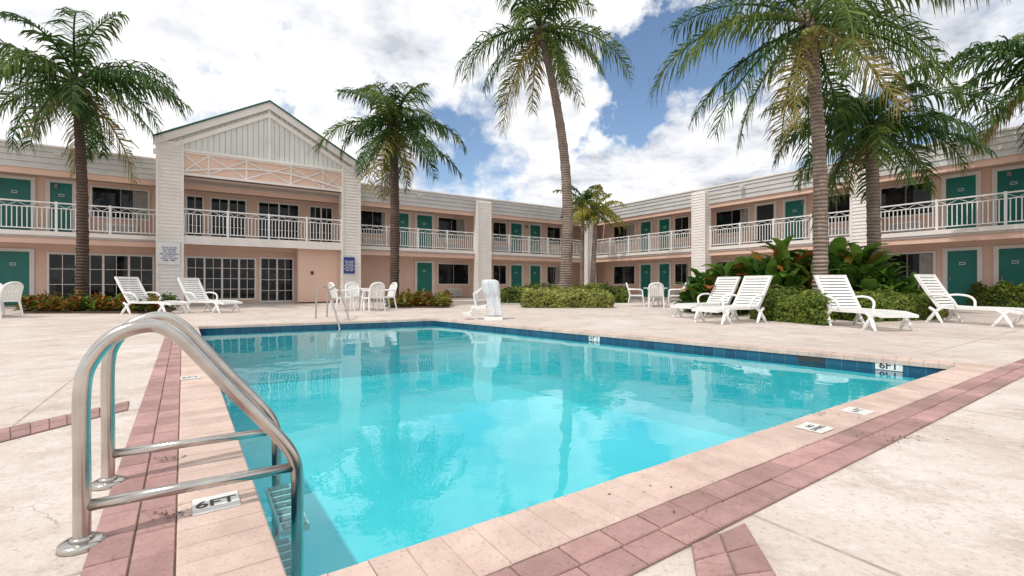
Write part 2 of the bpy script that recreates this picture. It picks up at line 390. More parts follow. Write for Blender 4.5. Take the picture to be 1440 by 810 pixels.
def window(fc,px0,px1,zb,z0=.82,z1=1.98,d=WD):
    a0=fc.sx(px0,d);a1=fc.sx(px1,d); w=.07
    fc.box(gls,a0,a1,d,d+.02,zb+z0,zb+z1,GLASS)
    r=random.random()
    if r<.4:
        cw=(a1-a0)*random.uniform(.12,.4); n=max(3,int(cw/.06))
        for j in range(n):
            x0=a1-cw+cw*j/n; fc.box(gls,x0,x0+cw/n*.9,d+.02,d+.022+.01*(j%2),zb+z0,zb+z1-.02,CURT)
    fc.box(trim,a0-w,a0,d,d+.06,zb+z0-w,zb+z1+w,WHITE);fc.box(trim,a1,a1+w,d,d+.06,zb+z0-w,zb+z1+w,WHITE)
    fc.box(trim,a0,a1,d,d+.058,zb+z1,zb+z1+w-.002,WHITE);fc.box(trim,a0,a1,d,d+.09,zb+z0-w+.002,zb+z0,WHITE)
    m=(a0+a1)/2; fc.box(trim,m-.02,m+.02,d+.02,d+.045,zb+z0,zb+z1,GREYM)
    fc.box(trim,a0-.02,a1+.02,d,d+.03,zb+.02,zb+z0-w,PEACH)
    fc.box(trim,m-.5,m+.5,d+.03,d+.14,zb+.10,zb+.55,WHITE)
    for j in range(6): fc.box(trim,m-.46,m+.46,d+.14,d+.15,zb+.15+j*.06,zb+.17+j*.06,GREYM)
def grid(fc,px0,px1,z0,z1,nx,nz,d,skip=()):
    a0=fc.sx(px0,d);a1=fc.sx(px1,d)
    fc.box(gls,a0,a1,d,d+.02,z0,z1,GLASS)
    for i in range(nx+1):
        t=a0+(a1-a0)*i/nx; w=.035 if i%2==0 else .011
        fc.box(trim,t-w,t+w,d,d+(.07 if i%2==0 else .035),z0-.05,z1+.05,WHITE)
    for j in range(nz+1):
        t=z0+(z1-z0)*j/nz; w=.04 if j in(0,nz) else .011
        fc.box(trim,a0,a1,d,d+(.06 if j in (0,nz) else .03),t-w,t+w,WHITE)
for a,b_ in ((-110,-60),(-4,44),(71,102),(558,574),(586,607),(718,733),(745,759)): door(Lf,a,b_,Z2)
for a,b_ in ((-260,-150),(130,208),(506,541),(616,653),(693,711),(769,787)): window(Lf,a,b_,Z2)
for a,b_ in ((-110,-60),(-6,42),(586,607),(718,733),(745,759)): door(Lf,a,b_,.06)
for a,b_ in ((-260,-150),(616,658),(693,711),(769,787)): window(Lf,a,b_,.06)
grid(Lf,68,216,.25,2.05,8,3,WD)
for a,b_ in ((902,916),(928,942),(1105,1131),(1331,1373),(1403,1450),(1500,1560)): door(Rf,a,b_,Z2)
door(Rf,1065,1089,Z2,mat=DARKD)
for a,b_ in ((864,893),(950,969),(1008,1053),(1158,1197),(1240,1311)): window(Rf,a,b_,Z2)
for a,b_ in ((902,916),(928,942),(1065,1089),(1105,1131),(1333,1375),(1405,1452),(1500,1560)): door(Rf,a,b_,.06)
for a,b_ in ((864,893),(950,969),(1008,1053),(1158,1197),(1242,1313)): window(Rf,a,b_,.06)
def pier(fc,s0,s1,d0,d1,zt,mb=cols):
    n=int(zt/.135)
    for i in range(n):
        z0=zt*i/n; z1=zt*(i+1)/n; o=.026
        mb.hexa([fc.P(s0-o,d1+o,z0),fc.P(s1+o,d1+o,z0),fc.P(s1+o,d0-o,z0),fc.P(s0-o,d0-o,z0),fc.P(s0,d1,z1),fc.P(s1,d1,z1),fc.P(s1,d0,z1),fc.P(s0,d0,z1)],WHITE)
    for sx_ in (s0,s1): 
        fc.box(mb,sx_-.04,sx_+.04,d1-.01,d1+.04,0,zt,WHITE)
for px in (681,): 
    s=Lf.sx(px,.3); pier(Lf,s-.42,s+.42,-.15,.3,5.6)
pier(Lf,LEND-.4,LEND+.3,-.2,.35,5.55)
s=Lf.sx(-200,.3); pier(Lf,s-.35,s+.35,-.15,.3,5.6)
for px in (983,1213): 
    s=Rf.sx(px,.3); pier(Rf,s-.36,s+.36,-.15,.34,5.62)
s=Rf.sx(1560,.3); pier(Rf,s-.36,s+.36,-.15,.34,5.62)
def railing(fc,s0,s1,d,zb=Z2):
    n=max(1,round((s1-s0)/1.55))
    fc.box(rail,s0,s1,d-.03,d+.03,zb+1.02,zb+1.065,RAILM)
    fc.box(rail,s0,s1,d-.02,d+.02,zb+.84,zb+.87,RAILM); fc.box(rail,s0,s1,d-.02,d+.02,zb+.09,zb+.125,RAILM)
    for i in range(n+1):
        t=s0+(s1-s0)*i/n; fc.box(rail,t-.035,t+.035,d-.035,d+.035,zb,zb+1.09,RAILM)
    m=int((s1-s0)/.125)
    for i in range(m):
        t=s0+(s1-s0)*(i+.5)/m; fc.box(rail,t-.013,t+.013,d-.011,d+.011,zb+.12,zb+.85,RAILM)
    for i in range(n):
        a=s0+(s1-s0)*i/n; b_=s0+(s1-s0)*(i+1)/n; k=6
        for j in range(k):
            x0=a+(b_-a)*j/k; x1=a+(b_-a)*(j+1)/k
            z0,z1=(.87,1.02) if j%2 else (1.02,.87)
            rail.beam(fc.P(x0,d,zb+z0),fc.P(x1,d,zb+z1),.012,.014,RAILM)
PF=1.2
pl=Lf.sx(221,PF); pr=Lf.sx(506,PF); PW=.78
s681=Lf.sx(681,.3)
railing(Lf,-9,pl,-.07); railing(Lf,pr,s681-.45,-.07); railing(Lf,s681+.45,LEND-.45,-.07)
r1=Rf.sx(983,.3);r2=Rf.sx(1213,.3);r3=Rf.sx(1560,.3)
railing(Rf,.4,r1-.4,-.07); railing(Rf,r1+.4,r2-.4,-.07); railing(Rf,r2+.4,r3-.4,-.07)
EZ=6.42; AZ=8.5; mid=(pl+pr)/2
pier(Lf,pl,pl+PW,PF-.6,PF,EZ-.12,port); pier(Lf,pr-PW,pr,PF-.6,PF,EZ-.12,port)
Lf.box(port,pl+PW,pr-PW,-.02,PF-.12,2.5,2.75,SLAB); Lf.box(port,pl+PW,pr-PW,PF-.118,PF-.09,2.42,2.755,WHITE)
railing(Lf,pl+PW,pr-PW,PF-.2)
Lf.box(port,pl+PW,pr-PW,PF-.35,PF-.10,5.12,6.02,PINK)
Lf.box(port,pl+PW,pr-PW,PF-.10,PF-.03,5.93,6.05,WHITE); Lf.box(port,pl+PW,pr-PW,PF-.10,PF-.03,5.08,5.18,WHITE)
ia,ib=pl+PW,pr-PW
def archz(t): return 5.22+.42*math.sin(math.pi*t)
prev=None
for i in range(25):
    t=i/24; p=Lf.P(ia+(ib-ia)*t,PF-.06,archz(t))
    if prev is not None: port.beam(prev,p,.05,.07,WHITE)
    prev=p
for (a,b_) in ((0,.14),(.14,.36),(.36,.64),(.64,.86),(.86,1)):
    x0=ia+(ib-ia)*a;x1=ia+(ib-ia)*b_
    if a not in (0,): Lf.box(port,x0-.03,x0+.03,PF-.1,PF-.045,5.18,5.93,WHITE)
    port.beam(Lf.P(x0,PF-.07,5.2),Lf.P(x1,PF-.07,5.92),.03,.055,WHITE); port.beam(Lf.P(x0,PF-.075,5.92),Lf.P(x1,PF-.075,5.2),.03,.055,WHITE)
slope=(AZ-EZ)/(mid-pl)
def gz(s): return AZ-.28-abs(s-mid)*slope
n=34
for i in range(n):
    x0=ia-.35+(ib-ia+.7)*i/n; x1=ia-.35+(ib-ia+.7)*(i+1)/n-.015
    d=PF-.06+(.012 if i%2 else 0)
    if min(gz(x0),gz(x1))<6.06: continue
    port.hexa([Lf.P(x0,d,6.05),Lf.P(x1,d,6.05),Lf.P(x1,d-.1,6.05),Lf.P(x0,d-.1,6.05),Lf.P(x0,d,gz(x0)),Lf.P(x1,d,gz(x1)),Lf.P(x1,d-.1,gz(x1)),Lf.P(x0,d-.1,gz(x0))],PED)
Lf.box(port,mid-.05,mid+.05,PF-.03,PF+.0,6.05,gz(mid),WHITE)
Lf.box(port,ia-.6,ib+.6,PF-.04,PF+.02,6.0,6.1,WHITE)
for sg in (-1,1):
    e_=pl-.12 if sg<0 else pr+.12
    ez=AZ-abs(e_-mid)*slope
    def rb(d0,d1,za,zb_,mat):
        port.hexa([Lf.P(e_,d1,ez+za),Lf.P(mid,d1,AZ+za),Lf.P(mid,d0,AZ+za),Lf.P(e_,d0,ez+za),Lf.P(e_,d1,ez+zb_),Lf.P(mid,d1,AZ+zb_),Lf.P(mid,d0,AZ+zb_),Lf.P(e_,d0,ez+zb_)],mat)
    rb(PF+.02,PF+.10,-.30,-.05,WHITE); rb(PF-.1,PF+.03,-.62,-.44,WHITE)
    rb(-7,PF+.14,-.05,-.02,WHITE); rb(-7,PF+.17,-.019,.06,GREEN)
    X_=pl+.02 if sg<0 else pr-.02
    port.hexa([Lf.P(X_,PF-.10,6.02),Lf.P(mid,PF-.10,6.02),Lf.P(mid,PF-.3,6.02),Lf.P(X_,PF-.3,6.02),
               Lf.P(X_,PF-.10,EZ-.1),Lf.P(mid,PF-.10,AZ-.1),Lf.P(mid,PF-.3,AZ-.1),Lf.P(X_,PF-.3,EZ-.1)],PINK)
    x=pl+.02 if sg<0 else pr-.14
    Lf.box(port,x,x+.12,-7,PF-.62,5.0,EZ-.15,WHITE)
Lf.box(port,pl+.15,pr-.15,-1.55,PF-.36,5.0,5.08,SOFF)
for a,b_ in ((262,286),(296,346),(363,420),(435,467)):
    grid(Lf,a,b_,Z2+.05,Z2+1.98,4 if b_-a>30 else 2,3,WD)
GD=-.55
Lf.box(walls,pl+.02,pr-.1,WD,GD,.06,2.4,PINK)
grid(Lf,262,359,.2,2.0,8,4,GD); grid(Lf,366,412,.08,2.05,4,4,GD)
x0=Lf.sx(419,.55); Lf.box(walls,x0,pr-PW+.2,GD,.55,.06,2.49,PINK)
x=Lf.sx(439,.57); Lf.box(trim,x-.06,x+.06,.55,.58,1.3,1.45,BLACK)
for fc,xs in ((Lf,(80,560,640,740)),(Rf,(905,1045,1130,1265,1420))):
    for px in xs:
        s=fc.sx(px,WD); fc.box(trim,s-.11,s+.11,WD,WD+.1,4.68,4.80,LAMP) if px in(640,1265) else fc.box(trim,s-.05,s+.05,WD,WD+.12,4.55,4.70,GREYM)
for fc,px in ((Lf,82),(Lf,590),(Rf,1045),(Rf,1385)):
    s=fc.sx(px,.15); fc.box(trim,s-.1,s+.1,.18,.32,5.45,5.56,LAMP)
for mb,nm in ((walls,'walls'),(trim,'trim_and_slabs'),(rail,'balcony_railings'),(gls,'window_glazing'),(roof,'roof_and_fascia'),(drs,'doors'),(cols,'siding_piers'),(port,'gabled_portico')): mb.build(nm,bld)
def sign(fc,px,z,w_,h_,d,name,mat):
    s=fc.sx(px,d); m=empty(name); mb=MB(); fc.box(mb,s-w_/2,s+w_/2,d,d+.02,z,z+h_,mat)
    mb.build('panel',m)
    tm=BLUE if mat is SIGNW else SIGNW
    text('lettering','POOL RULES\nNO DIVING\nNO GLASS\nNO LIFEGUARD\nON DUTY\nPOOL HOURS\n9AM - 9PM',fc.P(s,d+.026,z+h_*.47),fc.u,V((0,0,1)),h_*.095,tm,m)
sign(Lf,238,1.60,.66,.85,PF+.045,'pool_rules_sign',SIGNW)
sign(Lf,491,1.35,.5,.75,PF+.045,'pool_rules_sign',BLUE)
# ---------------------------------------------------------------- palms
def frond(mb,base,az,el,L,droop,mat,roll=0,nl=44,wid=.06,ll=.275,hang=1.):
    n=16; pts=[]; p=V(base); h=V((math.cos(az),math.sin(az),0)); side=V((-math.sin(az),math.cos(az),0)); dirs=[]
    yaw=random.uniform(-.3,.3)
    side0=(side+V((0,0,roll))).normalized()
    for i in range(n+1):
        t=i/n; a=el-droop*t**1.35; h2=(h+side*yaw*t).normalized(); d=h2*math.cos(a)+V((0,0,math.sin(a))); pts.append(p.copy()); dirs.append(d); p=p+d*(L/n)
    mb.tube(pts,[.04*(1-.85*i/n)+.004 for i in range(n+1)],mat,5,False)
    k=mb.mi(mat)
    for sg in (-1,1):
        for j in range(nl):
            t=.12+.88*(j+random.random()*.5)/nl
            if random.random()<.06: continue
            x=t*n; i=min(int(x),n-1); fr=x-i; o=pts[i].lerp(pts[i+1],fr); d=dirs[i].lerp(dirs[i+1],fr).normalized()
            l=L*ll*(math.sin(math.pi*min(1,(t*.80+.14)))**.6)*random.uniform(.68,1.15)
            up=side0.cross(d)
            if up.z<0: up=-up
            o2=(side0*sg*random.uniform(.55,.95)+d*(.35+.6*t)+up*random.uniform(-.2,.35)).normalized()
            g1=o+o2*l*.38; dr=random.uniform(.4,1.25)*hang
            o3=(o2+V((0,0,-dr))).normalized(); g2=g1+o3*l*.34; o4_=(o3+V((random.gauss(0,.1),random.gauss(0,.1),-dr*1.4))).normalized(); g3=g2+o4_*l*.34
            wv=d*wid*.5*(1-.3*t)+V((0,0,random.uniform(-.3,.3)*wid))
            b=len(mb.v)
            mb.v+=[tuple(o-wv*.6),tuple(o+wv*.6),tuple(g1+wv),tuple(g1-wv),tuple(g2+wv*.8),tuple(g2-wv*.8),tuple(g3)]
            mb.f+=[(b,b+1,b+2,b+3),(b+3,b+2,b+4,b+5),(b+5,b+4,b+6)]; mb.m+=[k]*3
def palm(name,bp,tp,r0,r1,L,nf=24,lean=V((0,0,0)),matmix=(PALM,PALM,PALM2,PALMY),seed=0,coco=True,el_lo=-1.0,bark=BARK,nl=48,wid=.062):
    random.seed(seed); E=empty(name)
    bp=V(bp);tp=V(tp); mb=MB(); n=26; pts=[];rad=[]
    for i in range(n+1):
        t=i/n; p=bp.lerp(tp,t)+lean*math.sin(math.pi*t); pts.append(p)
        rr=r0+(r1-r0)*t; rr*= 1+ .35*max(0,.08-t)/.08; rr*=1+(.05 if i%2 else -.02); rad.append(rr)
    pts2=[];rad2=[]
    for i in range(n):
        for q in range(3):
            f=q/3; pts2.append(pts[i].lerp(pts[i+1],f)); rad2.append((rad[i]*(1-f)+rad[i+1]*f)*(1.05 if q==0 else .98))
    mb.tube(pts2+[pts[-1]],rad2+[rad[-1]],bark,14)
    for j in range(12):
        a=random.random()*6.28; b0=tp+V((math.cos(a)*r1*.8,math.sin(a)*r1*.8,-.6+.05*j)); mb.tube([b0,b0+V((math.cos(a)*.18,math.sin(a)*.18,.45))],[.07,.03],bark,5)
    mb.build('trunk',E,True)
    fm=MB()
    for i in range(nf):
        u=(i+.5)/nf; el=1.4+(el_lo-1.4)*u**.85+random.uniform(-.22,.22)
        az=i*2.39996+random.uniform(-.5,.5); 
        m=random.choice(matmix[:3]) if u<.75 else random.choice(matmix+(matmix[-1],))
        ln=L*random.uniform(.78,1.12)*(.78 if u<.12 else 1)*(.82 if u>.85 else 1)
        dr=(1.2+.5*(1-u))*random.uniform(.65,1.3)
        if el<-.2: dr*=.5
        frond(fm,tp+V((0,0,.08*(1-u))),az,el,ln,dr,m,random.uniform(-.8,.8),nl=nl,wid=wid,hang=random.uniform(.7,1.6))
    fm.build('fronds',E)
    if coco:
        cb=MB()
        for j in range(10):
            a=random.random()*6.28; c=tp+V((math.cos(a)*.28,math.sin(a)*.28,-.2-random.random()*.4)); rr=.12
            cb.tube([c+V((0,0,rr*q)) for q in (-1.1,-.8,-.3,.3,.8,1.05)],[rr*.2,rr*.7,rr*.98,rr*.98,rr*.65,rr*.15],COCO,10)
        cb.build('coconuts',E,True)
    return E
def gx(px,Z): return V(((px-720)/F*Z,Z,0))
MIXB=(PALM2,PALM,PALM2,PALMY)
palm('coconut_palm',gx(114,15),at(107,118,15),.17,.115,3.4,29,V((.12,0,0)),seed=3,bark=BARKD)
palm('coconut_palm',gx(554,18.6),at(553,178,18.6),.18,.16,3.5,29,V((.05,0,0)),seed=5,bark=BARKD)
palm('coconut_palm',gx(793,19.5),at(760,42,19.5),.25,.14,4.3,28,V((.55,0,0)),seed=11,matmix=MIXB,wid=.066)
palm('coconut_palm',gx(1152,11.6),at(1138,34,11.6),.17,.13,4.3,25,V((.14,0,0)),seed=8,nl=60,matmix=MIXB,wid=.050)
palm('coconut_palm',gx(1229,13.4),at(1224,178,13.4),.17,.15,3.2,26,V((.04,0,0)),seed=21,coco=False,bark=BARK)
palm('coconut_palm',gx(1475,13),at(1478,95,13),.18,.14,3.1,25,V((.04,0,0)),seed=31,coco=False)
palm('young_palm',gx(818,27),at(820,285,27),.13,.09,1.9,16,matmix=(PALM,PALM,PALM2,PALMB),seed=41,coco=False,el_lo=-.5,nl=26,wid=.08)
palm('young_palm',gx(832,26),at(838,300,26),.16,.1,2.0,18,matmix=(PALMB,PALMB,PALMB,PALMY),seed=43,coco=False,el_lo=-.5,nl=26,wid=.08)
random.seed(99)
# ---------------------------------------------------------------- hedges and beds
def leafquad(mb,c,nrm,s,mat,asp=.55):
    t=V((random.gauss(0,1),random.gauss(0,1),random.gauss(0,1))); a=(t-nrm*t.dot(nrm)).normalized(); b_=nrm.cross(a)
    k=mb.mi(mat); i=len(mb.v)
    mb.v+=[tuple(c-a*s),tuple(c+b_*s*asp),tuple(c+a*s),tuple(c-b_*s*asp)]; mb.f.append((i,i+1,i+2,i+3)); mb.m.append(k)
def hedge(name,q,h,mat,n,s=.045,rag=.10):
    E=empty(name); P=[V(p) for p in q]; mb=MB()
    P_=lambda u,v: lerp(lerp(P[0],P[1],u),lerp(P[3],P[2],u),v)
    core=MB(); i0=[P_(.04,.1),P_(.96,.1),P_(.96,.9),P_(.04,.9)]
    core.hexa([*i0,*[V((p.x,p.y,h*.8)) for p in i0]],HEDGED); core.build('dark_core',E)  # solid dark box added inside the leaves to block see-through, not modelled branches
    for i in range(n):
        u,v,w_=random.random(),random.random(),random.random()
        f=random.random()
        if f<.45: w_=1
        elif f<.8: v=0 if random.random()<.7 else 1
        else: u=random.choice((0,1))
        p=P_(u,v); nz=noise.noise(V((p.x*1.5,p.y*1.5,0)))*.24+noise.noise(V((p.x*5,p.y*5,w_*3)))*.12
        cx=(u-.5)*2; cy=(v-.5)*2
        hh=h*(1-.22*max(abs(cx)**5,abs(cy)**4))+nz
        z=w_*hh; c=V((p.x,p.y,z)); out=(c-V((P_(u,.5).x,P_(u,.5).y,h*.4)))
        out=(out.normalized()+V((random.gauss(0,.5),random.gauss(0,.5),random.gauss(.3,.5)))).normalized()
        c+=V((random.gauss(0,rag*.5),random.gauss(0,rag*.5),random.gauss(0,rag*.4)))
        if c.z<.02: c.z=.02
        leafquad(mb,c,out,s*random.uniform(.6,1.3),mat)
    mb.build('foliage',E); return E
def quad_px(xl,xr,yf,dep,dirv=V((0,1,0))):
    a=gp(xl,yf);b_=gp(xr,yf); return [a,b_,b_+dirv*dep,a+dirv*dep]
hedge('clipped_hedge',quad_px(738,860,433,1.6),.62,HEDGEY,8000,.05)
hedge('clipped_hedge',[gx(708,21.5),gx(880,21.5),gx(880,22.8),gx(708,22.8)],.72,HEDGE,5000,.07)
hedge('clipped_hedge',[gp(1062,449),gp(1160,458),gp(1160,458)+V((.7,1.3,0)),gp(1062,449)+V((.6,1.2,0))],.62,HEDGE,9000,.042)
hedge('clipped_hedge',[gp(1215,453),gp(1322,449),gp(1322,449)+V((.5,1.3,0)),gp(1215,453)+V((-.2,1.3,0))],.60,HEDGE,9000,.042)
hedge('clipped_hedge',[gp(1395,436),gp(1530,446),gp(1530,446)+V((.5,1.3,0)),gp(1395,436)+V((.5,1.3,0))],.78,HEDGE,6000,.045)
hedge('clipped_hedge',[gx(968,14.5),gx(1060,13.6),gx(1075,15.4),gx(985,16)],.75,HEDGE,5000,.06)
def bed(name,q,h,n,mats,lsz):
    E=empty(name); P=[V(p) for p in q]; s=MB()
    s.hexa([*[V((p.x,p.y,0)) for p in P],*[V((p.x,p.y,.05)) for p in P]],SOIL); s.build('soil',E)
    mb=MB(); P_=lambda u,v: lerp(lerp(P[0],P[1],u),lerp(P[3],P[2],u),v)
    for i in range(n):
        p=P_(random.random(),random.random()); hh=h*random.uniform(.35,1)*(1+.5*noise.noise(p*1.1)); mat=random.choice(mats)
        for j in range(18):
            a=random.random()*6.28; el=random.uniform(-.1,1.3); d=V((math.cos(a)*math.cos(el),math.sin(a)*math.cos(el),math.sin(el)))
            b0=V((p.x,p.y,hh*random.uniform(.25,1))); l=lsz*random.uniform(.7,1.3); sd=d.cross(V((0,0,1)));
            if sd.length<.1: sd=V((1,0,0))
            sd=sd.normalized()*l*.17; k=mb.mi(mat); q0=len(mb.v); m1=b0+d*l*.5; t1=b0+d*l+V((0,0,-l*.25))
            mb.v+=[tuple(b0),tuple(m1+sd),tuple(t1),tuple(m1-sd)]; mb.f.append((q0,q0+1,q0+2,q0+3)); mb.m.append(k)
    mb.build('foliage',E)
bed('croton_bed',[gp(30,441),gp(235,441),gx(248,16.2),gx(40,15.6)],.50,200,[CROT,CROT,CROT,TROP],.24)
bed('croton_bed',[gp(547,433),gp(632,433),gx(632,19.5),gx(547,19.5)],.50,120,[CROT,CROT,HEDGEY],.24)
bed('croton_bed',[gx(1290,12.3),gx(1330,11.8),gx(1335,12.8),gx(1300,13.2)],.55,30,[CROT,CROT],.25)
def broad(name,c,R_,h,n,mats,ll=.75,wd=(.13,.22)):
    E=empty(name); mb=MB()
    for i in range(n):
        a=random.random()*6.28; r=R_*math.sqrt(random.random()); root=V((c.x+r*math.cos(a),c.y+r*math.sin(a)*.7,0)); hh=h*random.uniform(.3,1)*(1-.35*(r/R_)**2)
        for j in range(6):
            mat=random.choice(mats)
            az=random.random()*6.28; el=random.uniform(.3,1.45); l=ll*random.uniform(.5,1.15); stem=root+V((random.gauss(0,.06),random.gauss(0,.06),hh*random.uniform(.45,1)))
            if j==0: mb.tube([root,stem],[.018,.012],mat,4,False)
            hd=V((math.cos(az),math.sin(az),0)); sd=V((-math.sin(az),math.cos(az),0)); m=6; k=mb.mi(mat); b=len(mb.v); p=stem.copy()
            W=l*random.uniform(*wd); fold=random.uniform(.1,.5)
            for q in range(m+1):
                t=q/m; w_=W*math.sin(math.pi*(t*.92+.06))**.7; e2=el-1.4*t*t; 
                mb.v+=[tuple(p-sd*w_+V((0,0,w_*fold))),tuple(p),tuple(p+sd*w_+V((0,0,w_*fold)))]
                p=p+(hd*math.cos(e2)+V((0,0,math.sin(e2))))*(l/m)
            for q in range(m):
                i0=b+q*3
                mb.f+=[(i0,i0+1,i0+4,i0+3),(i0+1,i0+2,i0+5,i0+4)]; mb.m+=[k,k]
    mb.build('leaves',E)
T4=[TROP]*9
broad('tropical_shrub',gx(1035,13.6),1.2,1.45,70,T4+[TROPR],.8)
broad('tropical_shrub',gx(1100,13.2),1.1,1.7,70,T4+[TROPR,TROPR,TROPR],.95)
broad('tropical_shrub',gx(1185,13.0),1.0,1.8,70,T4+[TROPR],.95)
broad('tropical_shrub',gx(1245,12.6),.95,1.3,85,T4,.5)
broad('tropical_shrub',gx(995,14.0),.7,.9,45,T4,.5)
# ---------------------------------------------------------------- furniture
def xf(pos,hd):
    hd=V(hd).normalized(); rt=V((hd.y,-hd.x,0))
    return lambda x,y,z: V(pos)+rt*x+hd*y+V((0,0,z))
def lounger(pos,hd,sc_=1.):
    E=empty('chaise_lounge'); T=xf(pos,hd); mb=MB(); T2=lambda x,y,z:T(x*sc_,(y-.95)*sc_,z*sc_)
    W=.32
    seat=[(.62,.34),(.9,.33),(1.3,.335),(1.65,.33),(1.9,.28)]; back=[(.62,.34),(.47,.57),(.33,.80),(.20,1.03)]
    for sg in (-1,1):
        x=sg*W
        for pr_ in (seat,back):
            for a,b_ in zip(pr_[:-1],pr_[1:]): mb.beam(T2(x,*a),T2(x,*b_),.045,.06,PLAST)
        for y in (.5,1.6):
            mb.tube(smoothcurve([T2(x,y+.16,.32),T2(x*1.04,y+.08,.25),T2(x*1.1,y-.02,.1),T2(x*1.12,y-.10,0)],4),[.036]*10+[.022]*3,PLAST,8)
            mb.tube(smoothcurve([T2(x,y-.05,.32),T2(x*1.04,y+.06,.24),T2(x*1.1,y+.14,.1),T2(x*1.12,y+.2,0)],4),[.034]*10+[.022]*3,PLAST,8)
        mb.tube(smoothcurve([T2(x*1.05,.46,.58),T2(x*1.2,.6,.60),T2(x*1.22,.8,.57),T2(x*1.2,.9,.48),T2(x*1.05,.93,.34)],5),.024,PLAST,8)
    for pr_,n in ((seat,15),(back,11)):
        L=[0]
        for a,b_ in zip(pr_[:-1],pr_[1:]): L.append(L[-1]+math.dist(a,b_))
        for j in range(n):
            s=(j+.6)/n*L[-1]
            i=max(i for i in range(len(pr_)-1) if L[i]<=s); f=(s-L[i])/(L[i+1]-L[i]); y=pr_[i][0]+(pr_[i+1][0]-pr_[i][0])*f; z=pr_[i][1]+(pr_[i+1][1]-pr_[i][1])*f
            d=(V(T2(0,*pr_[i+1]))-V(T2(0,*pr_[i]))).normalized(); r=(T(1,0,0)-T(0,0,0)); u=r.cross(d)
            mb.obox(T2(0,y,z)+u*.0,r*(W-.02)*sc_,d*.025,u*.009,PLAST)
    mb.beam(T2(-W-.02,.20,1.03),T2(W+.02,.20,1.03),.06,.05,PLAST); mb.beam(T2(-W-.02,1.9,.28),T2(W+.02,1.9,.28),.05,.05,PLAST)
    mb.beam(T2(-W*.98,.62,.33),T2(W*.98,.62,.33),.05,.04,PLAST)
    mb.build('slatted_frame',E)
lounger(gp(211,441),(1,-.12,0),1.02); lounger(gp(292,439),(.95,-.25,0))
lounger(gp(1034,453),(-.9,-.42,0)); lounger(gp(996,446),(-.9,-.42,0))
lounger(gp(1206,460),(.05,-1,0),1.0); lounger(gp(1360,455),(.36,-.93,0),1.03)
def chair(pos,hd,E):
    T=xf(pos,hd); mb=MB(); W=.24
    for j in range(7): mb.obox(T(-W+.04+j*.067,0,.42),T(.026,0,0)-T(0,0,0),T(0,.22,0)-T(0,0,0),V((0,0,.01)),PLAST)
    mb.beam(T(-W,.23,.42),T(W,.23,.42),.05,.04,PLAST)
    for sg in (-1,1):
        mb.beam(T(sg*W,-.24,.42),T(sg*W,.24,.42),.04,.045,PLAST)
        mb.tube([T(sg*W,.22,.64),T(sg*W*1.08,.26,.3),T(sg*W*1.15,.30,0)],[.03,.028,.02],PLAST,6)
        mb.tube([T(sg*W*.95,-.30,.7),T(sg*W,-.24,.42),T(sg*W*1.1,-.32,0)],[.028,.03,.02],PLAST,6)
        mb.tube(smoothcurve([T(sg*W*.98,-.30,.66),T(sg*W*1.1,-.1,.66),T(sg*W*1.1,.15,.65),T(sg*W,.24,.60)],4),.028,PLAST,6)
    mb.tube(smoothcurve([T(-W*.95,-.28,.6),T(-W*.9,-.34,.8),T(-W*.5,-.37,.88),T(0,-.375,.9),T(W*.5,-.37,.88),T(W*.9,-.34,.8),T(W*.95,-.28,.6)],4),.03,PLAST,6)
    for j in range(6): x=-W*.75+j*W*.3; mb.beam(T(x,-.23,.43),T(x,-.365,.86),.055,.012,PLAST,up=T(0,1,0)-T(0,0,0))
    mb.build('chair' ,E)
def table(pos,n=4,rot=0):
    E=empty('patio_table_set'); mb=MB(); pos=V(pos)
    mb.tube([pos+V((0,0,.69)),pos+V((0,0,.715)),pos+V((0,0,.725))],[.44,.46,.45],PLAST,28)
    for j in range(4):
        a=j*math.pi/2+rot; d=V((math.cos(a),math.sin(a),0)); mb.tube(smoothcurve([pos+d*.12+V((0,0,.69)),pos+d*.16+V((0,0,.4)),pos+d*.36],4),.028,PLAST,7)
    mb.tube([pos+V((0,0,.3)),pos+V((0,0,.69))],.03,PLAST,8); mb.build('table',E)
    for j in range(n):
        a=rot+j*2*math.pi/n+.4; d=V((math.cos(a),math.sin(a),0)); chair(pos+d*.72,-d,E)
    return E
table(gp(512,436),4,.3); table(gp(922,431),4,.9); table(gp(-40,447),3,-.4)
# covered pool lift: mast under a cloth cover, seat and footrest on the left
pl_=empty('pool_lift'); lb=MB(); c=gp(691,449)
def drape(c,prof,fold,mat,ph=0,seg=56,ex=1.,ey=1.):
    b=len(lb.v); k=lb.mi(mat)
    for i,(z,r,ox) in enumerate(prof):
        for j in range(seg):
            a=2*math.pi*j/seg
            sq=1/max(abs(math.cos(a)),abs(math.sin(a)))**.75
            rr=r*sq*(1+fold*(1-z)*math.sin(7*a+ph+z*2)+.05*math.sin(15*a+ph+z*5)+.05*noise.noise(V((a*2,z*9,ph))))
            lb.v.append((c.x+ox+math.cos(a)*rr*ex,c.y+math.sin(a)*rr*ey,c.z+z))
    for i in range(len(prof)-1):
        for j in range(seg): lb.f.append((b+i*seg+j,b+i*seg+(j+1)%seg,b+(i+1)*seg+(j+1)%seg,b+(i+1)*seg+j)); lb.m.append(k)
    lb.f.append(tuple(b+(len(prof)-1)*seg+j for j in range(seg))); lb.m.append(k)
drape(c+V((.06,0,0)),[(.10,.16,.03),(.25,.155,.02),(.42,.15,0),(.55,.16,-.02),(.66,.19,-.05),(.78,.20,-.07),(.88,.20,-.08),(.94,.185,-.09),(.965,.12,-.09),(.97,.02,-.09)],.14,CLOTH)
lb.beam(c+V((-.10,-.02,.86)),c+V((-.42,-.02,.62)),.10,.05,PLAST)
lb.beam(c+V((-.36,0,.30)),c+V((-.42,.02,.64)),.38,.05,CLOTH,up=V((1,0,0)))
